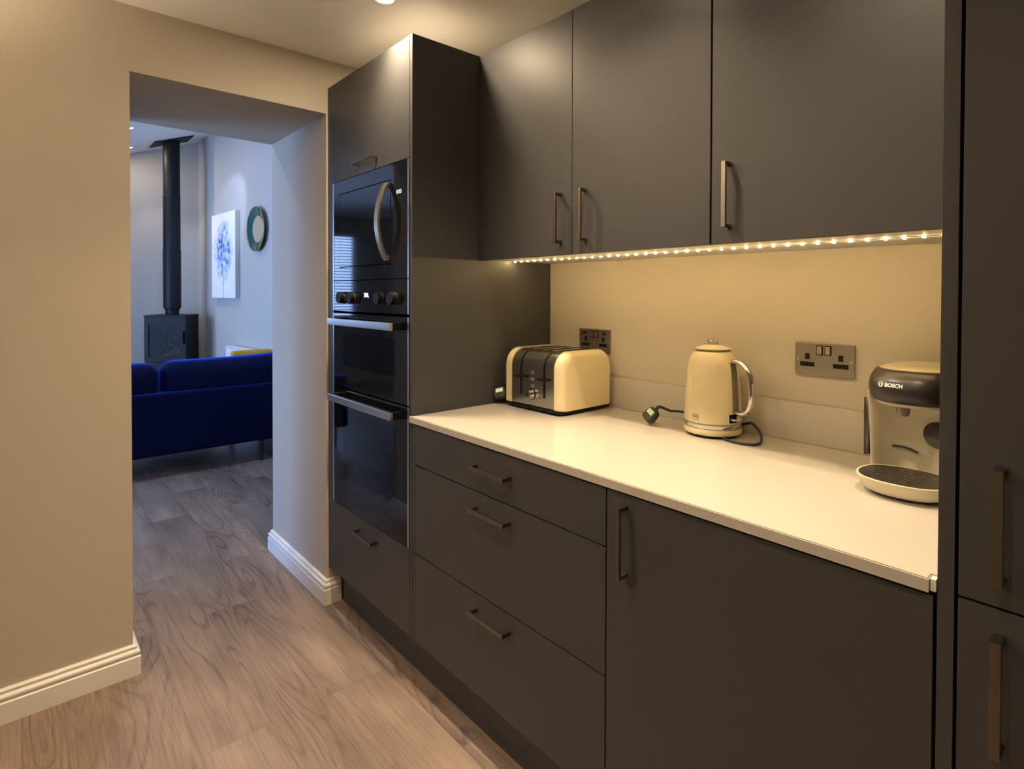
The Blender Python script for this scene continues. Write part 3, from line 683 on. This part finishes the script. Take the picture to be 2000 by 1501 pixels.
# spout on the far left side
sd = -HD; bm = bmesh.new()
rs = []
for z_, out_, wd_ in ((.170, -.004, .008), (.195, .000, .016), (.215, .003, .018), (.226, .002, .017)):
    ctr = Vector((KX, KY, ZW+z_)) + sd*(.060+out_); s_ = Vector((-sd.y, sd.x, 0))
    rs.append([ctr + s_*wd_*math.cos(a_) + sd*.012*math.sin(a_) for a_ in [PI*k/8 for k in range(9)]] + [ctr - sd*.018 + s_*wd_*math.cos(a_) for a_ in (PI, 0)])
obj('spout', rings(bm, rs), 'cream', kt, ang=60)
# cord (lies on the worktop, loops to the right, runs behind to the plug on the left)
zc = ZW+.0042
cp_ = spline([(.815, -.140, zc), (.850, -.158, zc), (.885, -.160, zc), (.912, -.146, zc), (.917, -.118, zc+.003), (.900, -.085, zc+.018), (.868, -.055, zc+.030), (.842, -.0275, zc+.028), (.80, -.0215, zc+.014),
              (.74, -.0190, zc+.008), (.695, -.0225, zc+.014), (.662, -.045, zc+.028), (.640, -.075, zc+.036), (.625, -.098, zc+.038)], 8)
o = obj('power_cord', tube(bmesh.new(), cp_, .0036, 10), 'rubber', kt); o['label'] = 'black power cord'
pt, pmt = plug(kt, 'black plug with pale green edged sticker', (.590, -.142, ZW+.0255), ortho((-.10, -.80, .62), (.45, .55, .55)))
e_ = pmt @ Vector((0, .021, .010)); e2_ = pmt @ Vector((0, .036, .009))
o = obj('cord_sleeve', tube(bmesh.new(), spline([e_, e2_, Vector(cp_[-1])], 6), lambda t: .0058-.0022*t, 12), 'rubber', pt)

# ------------------------------------------------------------------ coffee machine
CX = 1.284; cm = thing('coffee_machine', 'cream pod coffee machine with black head at the right of the worktop', 'coffee machine', (CX, -.18, ZW))
# drip tray: oval bowl with dark grid
TY = -.272
tr = obj('drip_tray', rings(bmesh.new(), [oval(CX, TY, ZW+.004, .060, .050, 56, 2.3), oval(CX, TY, ZW+.008, .070, .060, 56, 2.3), oval(CX, TY, ZW+.018, .0775, .0690, 56, 2.3), oval(CX, TY, ZW+.034, .0835, .0755, 56, 2.3), oval(CX, TY, ZW+.0365, .0825, .0745, 56, 2.3), oval(CX, TY, ZW+.0365, .080, .072, 56, 2.3), oval(CX, TY, ZW+.033, .078, .070, 56, 2.3)]), 'cream_satin', cm, ang=50)
gr = obj('drip_grid', rings(bmesh.new(), [oval(CX, TY, ZW+.0335, .0785, .0705, 56, 2.3), oval(CX, TY, ZW+.0362, .0785, .0705, 56, 2.3)]), 'umber_plastic', tr)
bm = bmesh.new()
for ri, (nn, rr) in enumerate(((1, 0), (6, .017), (11, .032), (15, .047))):
    for k in range(nn):
        a_ = 2*PI*k/nn+ri*.3; cyl(bm, (CX+rr*math.cos(a_)*1.1, TY+rr*math.sin(a_), ZW+.0355), (0, 0, 1), .0042 if nn > 1 else .006, .0012, 10)
obj('drip_holes', bm, 'gloss_black', gr)
bm = rings(bmesh.new(), [oval(CX, TY+.002, ZW+.0003, .055, .046, 40, 2.3), oval(CX, TY+.002, ZW+.0045, .055, .046, 40, 2.3)]); obj('foot', bm, 'rubber', cm)
# column: C-shaped plan (cheeks forward, concave front), lofted upward
def col_ring(z_, yfront, half, conc):
    out = []; n_ = 14
    for i in range(n_+1):   # concave front from left to right
        t = -1+2*i/n_; out.append(Vector((CX+t*(half-.010), yfront+conc*(1-abs(t)**2.6), z_)))
    out += [Vector((CX+half-.003, yfront-.001, z_)), Vector((CX+half, yfront+.006, z_)), Vector((CX+half, -.10, z_)), Vector((CX+half-.01, -.055, z_)), Vector((CX+half-.03, -.035, z_)),
            Vector((CX-half+.03, -.035, z_)), Vector((CX-half+.01, -.055, z_)), Vector((CX-half, -.10, z_)), Vector((CX-half, yfront+.006, z_)), Vector((CX-half+.003, yfront-.001, z_))]
    return out
obj('column', rings(bmesh.new(), [col_ring(ZW+.004, -.218, .078, .030), col_ring(ZW+.03, -.220, .079, .034), col_ring(ZW+.10, -.224, .080, .036), col_ring(ZW+.155, -.228, .081, .034), col_ring(ZW+.195, -.238, .082, .028)]), 'cream_satin', cm, ang=50)
bm = bmesh.new(); rs = [[Vector((CX-.0800-q, -.222-dy, z_)) for q, dy in ((0, .0), (.0055, .003), (.0065, .010), (.0055, -.030), (0, -.030))] for z_ in (ZW+.055, ZW+.062, ZW+.170, ZW+.180)]
o = obj('tank_strip', rings(bm, rs), 'brushed_chrome', cm); o['label'] = 'grey vertical side strip'
# head: black shell leaning forward, cream lid on top
def head(z_, a, yf, yb, p=2.6, n_=64): return oval(CX, (yf+yb)/2, z_, a, (yb-yf)/2, n_, p)
hs = obj('head_shell', rings(bmesh.new(), dense([head(ZW+.181, .074, -.275, -.040), head(ZW+.184, .080, -.284, -.036), head(ZW+.196, .0835, -.292, -.033), head(ZW+.213, .0845, -.294, -.032), head(ZW+.229, .0825, -.288, -.032), head(ZW+.243, .077, -.272, -.034), head(ZW+.248, .072, -.260, -.038)])), 'umber_plastic', cm, ang=60)
obj('top_lid', rings(bmesh.new(), [head(ZW+.2470, .0735, -.262, -.034), head(ZW+.2495, .070, -.254, -.036), head(ZW+.2520, .060, -.238, -.045), head(ZW+.2530, .040, -.205, -.07)]), 'cream', cm, ang=60)
obj('pod_rim', rings(bmesh.new(), [head(ZW+.173, .060, -.262, -.10), head(ZW+.175, .068, -.270, -.09), head(ZW+.1805, .072, -.273, -.08), head(ZW+.182, .070, -.270, -.08)]), 'cream_satin', cm, ang=50)
obj('nozzle', lathe(bmesh.new(), [(.009, ZW+.153), (.0105, ZW+.155), (.0125, ZW+.174), (.010, ZW+.175)], CX-.012, -.240, 24), 'taupe_plastic', cm)
nz = obj('rear_tank', rings(bmesh.new(), [oval(CX, -.065, z_, .072, .038, 40, 3) for z_ in (ZW+.003, ZW+.236)]), 'gauge_glass', cm)
bm = bmesh.new(); cyl(bm, (CX+.046, -.214, ZW+.119), (-.25, -1, 0), .027, .010, 40); o = obj('round_panel', bm, 'gloss_black', cm); o['label'] = 'round dark panel'
sp_ = spline([(CX-.042, -.200, ZW+.078), (CX-.026, -.196, ZW+.0785), (CX-.010, -.193, ZW+.0755), (CX+.004, -.1925, ZW+.070)], 6)
obj('slot', tube(bmesh.new(), sp_, .0021, 8), 'umber_plastic', cm)
# lettering wraps the curved front of the head
def wrap(bm, z_ref):
    for v in bm.verts:
        t = (v.co.x-CX); prof = [(.196, .0835, .292), (.213, .0845, .294), (.229, .0825, .288), (.243, .077, .272)]
        z_ = v.co.z-ZW
        for (za, aa, ya), (zb, ab, yb) in zip(prof, prof[1:]):
            if z_ <= zb: break
        k = (z_-za)/(zb-za); A = aa+(ab-aa)*k; Yf = ya+(yb-ya)*k; cy_ = (-Yf-.032)/2; by = (Yf-.032)/2
        yy = cy_-by*(max(0, 1-abs(t/A)**2.6))**(1/2.6); v.co.y += yy-.0010
    return bm
bm = wrap(text_bm('BOSCH', .0100, facing_y(1.2515, -.0006, ZW+.2165), .0005, True), 0)
o = obj('brand_lettering', bm, 'white_print', hs, smooth=False); o['label'] = 'white brand lettering'
bm = bmesh.new(); ec = Vector((1.2435, 0, ZW+.2200))
for r_o, r_i in ((.0054, .0044),):
    rs = []
    for i in range(25):
        a_ = 2*PI*i/24; c_, s_ = math.cos(a_), math.sin(a_)
        rs.append([ec+Vector((r_o*c_, -.0011, r_o*s_)), ec+Vector((r_i*c_, -.0011, r_i*s_)), ec+Vector((r_i*c_, 0, r_i*s_)), ec+Vector((r_o*c_, 0, r_o*s_))])
    rings(bm, rs, cap=False)
for dx in (-.0021, .0021): box(bm, ec.x+dx-.0005, ec.x+dx+.0005, -.0011, 0, ec.z-.0042, ec.z+.0042)
box(bm, ec.x-.0021, ec.x+.0021, -.0011, 0, ec.z-.0005, ec.z+.0005)
o = obj('brand_emblem', wrap(bm, 0), 'white_print', hs, smooth=False); o['label'] = 'white ring emblem'

# ------------------------------------------------------------------ downlights
def downlight(x, y, z, label, power, color, warm=True, tilt=None, group='recessed ceiling downlights', beam=0, cone=60, blend=0.8, aim=None):
    nrm = Vector((0, 0, -1)) if tilt is None else tilt.normalized()
    t = thing('ceiling_downlight', label, 'ceiling light', (x, y, z), group=group)
    q = nrm.to_track_quat('Z', 'Y').to_matrix().to_4x4(); B_ = Matrix.Translation((x, y, z)) @ q   # local +Z points into the room
    n_ = 32; mk = lambda r, h: [B_ @ Vector((r*math.cos(2*PI*i/n_), r*math.sin(2*PI*i/n_), h)) for i in range(n_)]
    obj('bezel', rings(bmesh.new(), [mk(.045, .0), mk(.044, .004), mk(.040, .006), mk(.033, .0045), mk(.030, .0012), mk(.030, .0004)], cap=False), 'trim_gloss', t, ang=60)
    obj('lamp', rings(bmesh.new(), [mk(.030, .0006), mk(.029, .0020), mk(.02, .0026)]), 'lamp_glow' if warm else 'lamp_glow_cool', t)
    pose = Matrix.Translation(Vector((x, y, z))+nrm*.0075) @ nrm.to_track_quat('-Z', 'Y').to_matrix().to_4x4()
    if power:
        l = bpy.data.lights.new('lamp_light', 'AREA'); l.shape = 'DISK'; l.size = .056; l.energy = power; l.color = color
        lo = bpy.data.objects.new('lamp_light', l); C.objects.link(lo); lo.matrix_world = pose
    if beam:
        l = bpy.data.lights.new('lamp_beam', 'SPOT'); l.energy = beam; l.color = color; l.spot_size = math.radians(cone); l.spot_blend = blend; l.shadow_soft_size = .025
        if aim: pose = Matrix.Translation(pose.translation) @ (Vector(aim)-pose.translation).to_track_quat('-Z', 'Y').to_matrix().to_4x4()
        lo = bpy.data.objects.new('lamp_beam', l); C.objects.link(lo); lo.matrix_world = pose
    return t
downlight(-.065, -.705, HC, 'round white downlight at the top of the picture in front of the oven tower', P_DOWN*1.8, WARM, beam=B_DOWN, cone=112, blend=1)
downlight(.690, -.690, HC, 'round white downlight in the kitchen ceiling above the drawers', P_DOWN*.25, WARM, beam=B_DOWN, cone=112, blend=1)
downlight(1.370, -.590, HC, 'round white downlight in the kitchen ceiling beside the tall cupboard', 0, WARM, beam=B_DOWN*.8, cone=112, blend=1)
downlight(2.60, -1.45, HC, 'added unseen round white downlight in the kitchen ceiling past the tall cupboard', 0, WARM, beam=B_FILL, cone=125, blend=1)  # lamp added beyond the view to lift the ambient light
downlight(.35, -1.40, HC, 'added unseen round white downlight in the kitchen ceiling midway between doorway and camera', 0, WARM, beam=B_FILL, cone=125, blend=1)  # added lamp, out of view, brightens the floor and left wall
downlight(1.35, -1.45, HC, 'added unseen round white downlight in the kitchen ceiling straight above the camera', 0, WARM, beam=B_FILL, cone=125, blend=1)  # unseen overhead lamp added as general fill
ul = thing('added_uplighter', 'added slim black uplighter, out of view by the left wall, brightening the ceiling', 'lamp', (-0.32, -2.62, 0))  # lamp added out of view to brighten ceiling and upper walls
obj('base', lathe(bmesh.new(), [(.13, .0005), (.13, .012), (.02, .02)], -0.32, -2.62, 32), 'black_plastic', ul)
obj('pole', cyl(bmesh.new(), (-0.32, -2.62, .018), (0, 0, 1), .011, 1.64, 16), 'black_plastic', ul)
obj('bowl', lathe(bmesh.new(), [(.02, 1.655), (.10, 1.69), (.15, 1.735), (.155, 1.75), (.148, 1.75), (.095, 1.70), (.02, 1.67)], -0.32, -2.62, 40, cap=False), 'black_plastic', ul)
obj('bulb', lathe(bmesh.new(), [(.004, 1.672), (.05, 1.676), (.062, 1.695), (.05, 1.715), (.004, 1.72)], -0.32, -2.62, 24), 'added_bulb_glow', ul)
l = bpy.data.lights.new('lamp_beam', 'SPOT'); l.energy = B_UP; l.color = WARM; l.spot_size = math.radians(160); l.spot_blend = 0.5; l.shadow_soft_size = .05  # upward fill beam of the added lamp
lo = bpy.data.objects.new('lamp_beam', l); C.objects.link(lo); lo.matrix_world = Matrix.Translation((-0.32, -2.62, 1.77)) @ Matrix.Rotation(PI, 4, 'X')
SN = Vector((0, CB, -1)).normalized()
for (x, y, lab, pw, bm_, colr) in ((-4.621, -.82, 'living room downlight nearer the doorway, seen past the doorway edge', P_DOWN_LIVING, 0, (1, .80, .55)),
                    (-5.684, -.685, 'living room downlight beside the stove flue, seen past the doorway edge', P_DOWN_LIVING, 22, (1, .78, .50)),
                    (-4.10, -.42, 'living room downlight in the sloping ceiling over the tree picture', 0, 75, COOL),
                    (-2.10, -.85, 'added unseen downlight in the sloping ceiling, brightening the floor behind the sofa', P_DOWN_LIVING*4, 0, (.66, .76, 1))):  # unseen lamp added to brighten and cool the floor beyond the doorway
    downlight(x, y, CA+CB*y, lab, pw, colr, False, SN, 'living room ceiling downlights', bm_, 44 if 'picture' in lab else 75, 0.5, aim=(-5.22, .12, 1.95) if 'picture' in lab else None)

# ------------------------------------------------------------------ living room: stove
st = thing('wood_burning_stove', 'black wood burning stove with tall flue pipe by the far living room wall', 'stove', (-5.70, -.29, 0), math.radians(-30))
def SL(bm, *a, **k): return box(bm, *a, **k)
w2, d2, zt = .205, .205, 1.055
bm = bmesh.new(); panels(bm, (-d2, d2-.03, -w2, -w2+.03, 0.02, zt-.02), (-d2, d2-.03, w2-.03, w2, .02, zt-.02), (-d2, -d2+.03, -w2+.03, w2-.03, .02, zt-.02), (-d2+.03, d2-.03, -w2+.03, w2-.03, .02, .55), (-d2+.03, d2-.03, -w2+.03, w2-.03, zt-.07, zt-.02))
obj('firebox', bm, 'stove_black', st, local=True, smooth=False)
obj('top_plate', BX(-d2-.004, d2+.008, -w2-.004, w2+.004, zt-.02, zt, .003), 'stove_black', st, local=True)
bm = bmesh.new(); panels(bm, (d2-.028, d2, -w2, -w2+.040, .55, zt-.022), (d2-.028, d2, w2-.040, w2, .55, zt-.022), (d2-.028, d2, -w2+.040, w2-.040, .55, .60), (d2-.028, d2, -w2+.040, w2-.040, zt-.090, zt-.022))
dd = obj('stove_door', bm, 'stove_black', st, local=True, smooth=False)
obj('stove_window', BX(d2-.018, d2-.012, -w2+.040, w2-.040, .60, zt-.090), 'stove_glass', dd, local=True, smooth=False)
obj('door_handle', BX(d2, d2+.03, w2-.030, w2-.018, .74, .88, .004), 'stove_black', dd, local=True)
obj('base_panel', BX(d2-.03, d2-.004, -w2, w2, .02, .545, .002), 'stove_black', st, local=True)
for k, (yy, zz) in enumerate(((-.05, .585), (.05, .585), (0, .63))):
    obj('log', cyl(bmesh.new(), (-.12, yy, zz), (1, .1*k, 0), .04, .24, 14), 'log_bark', st, local=True)
bm = bmesh.new(); 
lathe(bm, [(.068, zt-.002), (.070, zt+.055), (.070, zt+.06)], 0, 0, 32); obj('flue_collar', bm, 'stove_black', st, local=True)
ztop = CA+CB*(-.29)
fl = obj('flue_pipe', lathe(bmesh.new(), [(.070, zt+.06), (.078, zt+.063), (.088, zt+.085), (.089, zt+.70), (.091, zt+.703), (.091, zt+.716), (.086, zt+.719), (.085, zt+1.30), (.087, zt+1.303), (.087, zt+1.315), (.083, zt+1.318), (.083, ztop+.02)], 0, 0, 40), 'stove_black', st, local=True)
Rl = Matrix.Rotation(math.radians(30), 4, 'Z'); bm = bmesh.new()
box(bm, -.165, .165, -.20, .20, -.012, -.002, .001, mtx=Rl @ Matrix.Translation((0, 0, ztop)) @ Matrix.Rotation(math.atan(CB), 4, 'X'))
obj('ceiling_plate', bm, 'stove_black', st, local=True)
obj('hearth_plinth', BX(-d2, d2-.04, -w2+.01, w2-.01, 0.0, .02), 'stove_black', st, local=True)

# picture, plate, radiator on the side wall
def on_side(s, off, z): p = SIDE(s, off, z); return p
ROT = math.atan2(DS.y, DS.x)
pc = (1.0, .045)
ps0, ps1, pz0, pz1 = .625, 1.345, 1.245, 2.165
ctr = SIDE((ps0+ps1)/2, .004, pz0)
pic = thing('canvas_picture', 'unframed canvas painting of a blue tree on the living room wall', 'picture', ctr, ROT)
hw = (ps1-ps0)/2
obj('painted_canvas', BX(-hw, hw, -.0450, -.0425, 0, pz1-pz0, .0008), 'tree_painting', pic, local=True)
obj('stretcher_sides', BX(-hw, hw, -.0424, 0, 0.0005, pz1-pz0-.0005, .001), 'canvas_side', pic, local=True)
pl_s = (Vector((-4.235, .2, 0))-CORN).dot(DS); pcz = 1.925
plt = thing('wall_plate', 'round green glazed dish with pale centre hung on the living room wall', 'plate', SIDE(pl_s, .003, pcz-.22), ROT)
def dish(prof, cap=False): # (radius, outward) pairs, axis = local -Y, centre at z=.22
    n_ = 56; return rings(bmesh.new(), [[Vector((r_*math.cos(2*PI*i/n_), -y_, .22+r_*math.sin(2*PI*i/n_))) for i in range(n_)] for r_, y_ in prof], cap)
obj('rim', dish([(.125, .003), (.150, .008), (.205, .026), (.216, .034), (.220, .038), (.219, .041), (.212, .039), (.172, .027), (.134, .018), (.128, .016), (.125, .003)]), 'glaze_green', plt, local=True, ang=60)
obj('centre', dish([(.130, .0155), (.128, .0175), (.06, .016), (.0006, .0155)], True), 'glaze_beige', plt, local=True)
obj('gold_line', dish([(.2185, .0410), (.2205, .0430), (.2135, .0418), (.2120, .0392), (.2185, .0410)]), 'gold_rim', plt, local=True)
rs_ = (Vector((-4.87, .154, 0))-CORN).dot(DS)
rd = thing('radiator', 'white panel radiator below the plate on the living room wall', 'radiator', SIDE(rs_+.50, .06, .14), ROT)
obj('front_panel', BX(-.50, .50, -.045, -.033, 0, .585, .005), 'radiator_white', rd, local=True)
bm = bmesh.new()
for k in range(24): box(bm, -.49+k*.0412, -.49+k*.0412+.022, -.049, -.045, .03, .55, .0018, 1)
obj('panel_ribs', bm, 'radiator_white', rd, local=True)
obj('side_covers', box(BX(-.505, -.498, -.045, .035, .0, .595), .498, .505, -.045, .035, 0, .595), 'radiator_white', rd, local=True, smooth=False)
bm = BX(-.50, .50, -.045, .038, .588, .603, .003); obj('top_grille', bm, 'radiator_white', rd, local=True)
obj('rear_panel', BX(-.50, .50, .018, .030, 0, .585, .004), 'radiator_white', rd, local=True)
obj('wall_bracket', box(BX(-.35, -.31, .030, .0595, .1, .5), .31, .35, .030, .0595, .1, .5), 'radiator_white', rd, local=True, smooth=False)

# sofa, back towards the kitchen
SX, SY0, SY1 = -2.93, -1.80, .14
so = thing('sofa', 'royal blue velvet sofa with its back to the doorway', 'sofa', (SX-.45, (SY0+SY1)/2, 0))
obj('back_frame', BX(SX-.16, SX, SY0, SY1, .165, .600, .022, 4), 'velvet_blue', so)
obj('seat_base', BX(SX-.90, SX-.161, SY0+.10, SY1-.10, .165, .34, .02, 3), 'velvet_blue', so)
for y0, y1 in ((SY0, SY0+.099), (SY1-.099, SY1)): obj('arm', BX(SX-.90, SX-.161, y0, y1, .165, .58, .025, 4), 'velvet_blue', so)
def cushion(x0_, x1_, y0_, y1_, z0_, z1_, puff, bev, warp=None):
    bm = BX(x0_, x1_, y0_, y1_, z0_, z1_, bev, 5); bmesh.ops.subdivide_edges(bm, edges=[e for e in bm.edges if e.calc_length() > .15], cuts=7, use_grid_fill=True)
    cx_, cy_, cz_ = (x0_+x1_)/2, (y0_+y1_)/2, (z0_+z1_)/2
    for v in bm.verts:
        u_ = [(v.co[i]-c_)/(h_/2) for i, (c_, h_) in enumerate(((cx_, x1_-x0_), (cy_, y1_-y0_), (cz_, z1_-z0_)))]
        for i in range(3):
            j, k = (i+1) % 3, (i+2) % 3; v.co[i] += puff[i]*u_[i]*(1-min(1, abs(u_[j]))**2)*(1-min(1, abs(u_[k]))**2)
        if warp: v.co += warp(v.co)
    return bm
sag = lambda p: Vector((0, 0, .022*((p.y+.42)/.42)**2*(1 if p.y > -.42 else .6)*max(0, (p.z-.55)/.25)))
obj('back_cushion', cushion(SX-.30, SX-.055, -.842, .125, .50, .795, (.03, .012, .012), .085, sag), 'velvet_blue', so, ang=70)
obj('back_cushion', cushion(SX-.30, SX-.055, -1.735, -.862, .50, .796, (.03, .012, .012), .085), 'velvet_blue', so, ang=70)
for y0, y1 in ((-.852, .038), (SY0+.102, -.858)): obj('seat_cushion', cushion(SX-.90, SX-.31, y0, y1, .342, .47, (.01, .008, .02), .04), 'velvet_blue', so, ang=70)
for lx in (SX-.055, SX-.84):
    for ly in (SY0+.10, SY1-.325): obj('leg', cyl(bmesh.new(), (lx, ly, .166), (0, 0, -1), .022, .166, 16, .014), 'dark_leg', so)
def scatter(label, y, tilt, z0):
    t = thing('scatter_cushion', label, 'cushion', (SX-.54, y, z0), group='mustard sofa cushions')
    bm = cushion(-.03, .03, -.165, .165, -.165, .165, (.05, 0, 0), .025)
    bmesh.ops.transform(bm, matrix=Matrix.Translation((SX-.475, y, z0+.172)) @ Matrix.Rotation(tilt, 4, 'Y'), verts=bm.verts)
    obj('cover', bm, 'mustard', t, ang=70); return t
scatter('mustard cushion peeping over the right end of the blue sofa back', -.135, math.radians(12), .490)
scatter('mustard cushion at the far left end of the blue sofa', -1.45, math.radians(12), .490)
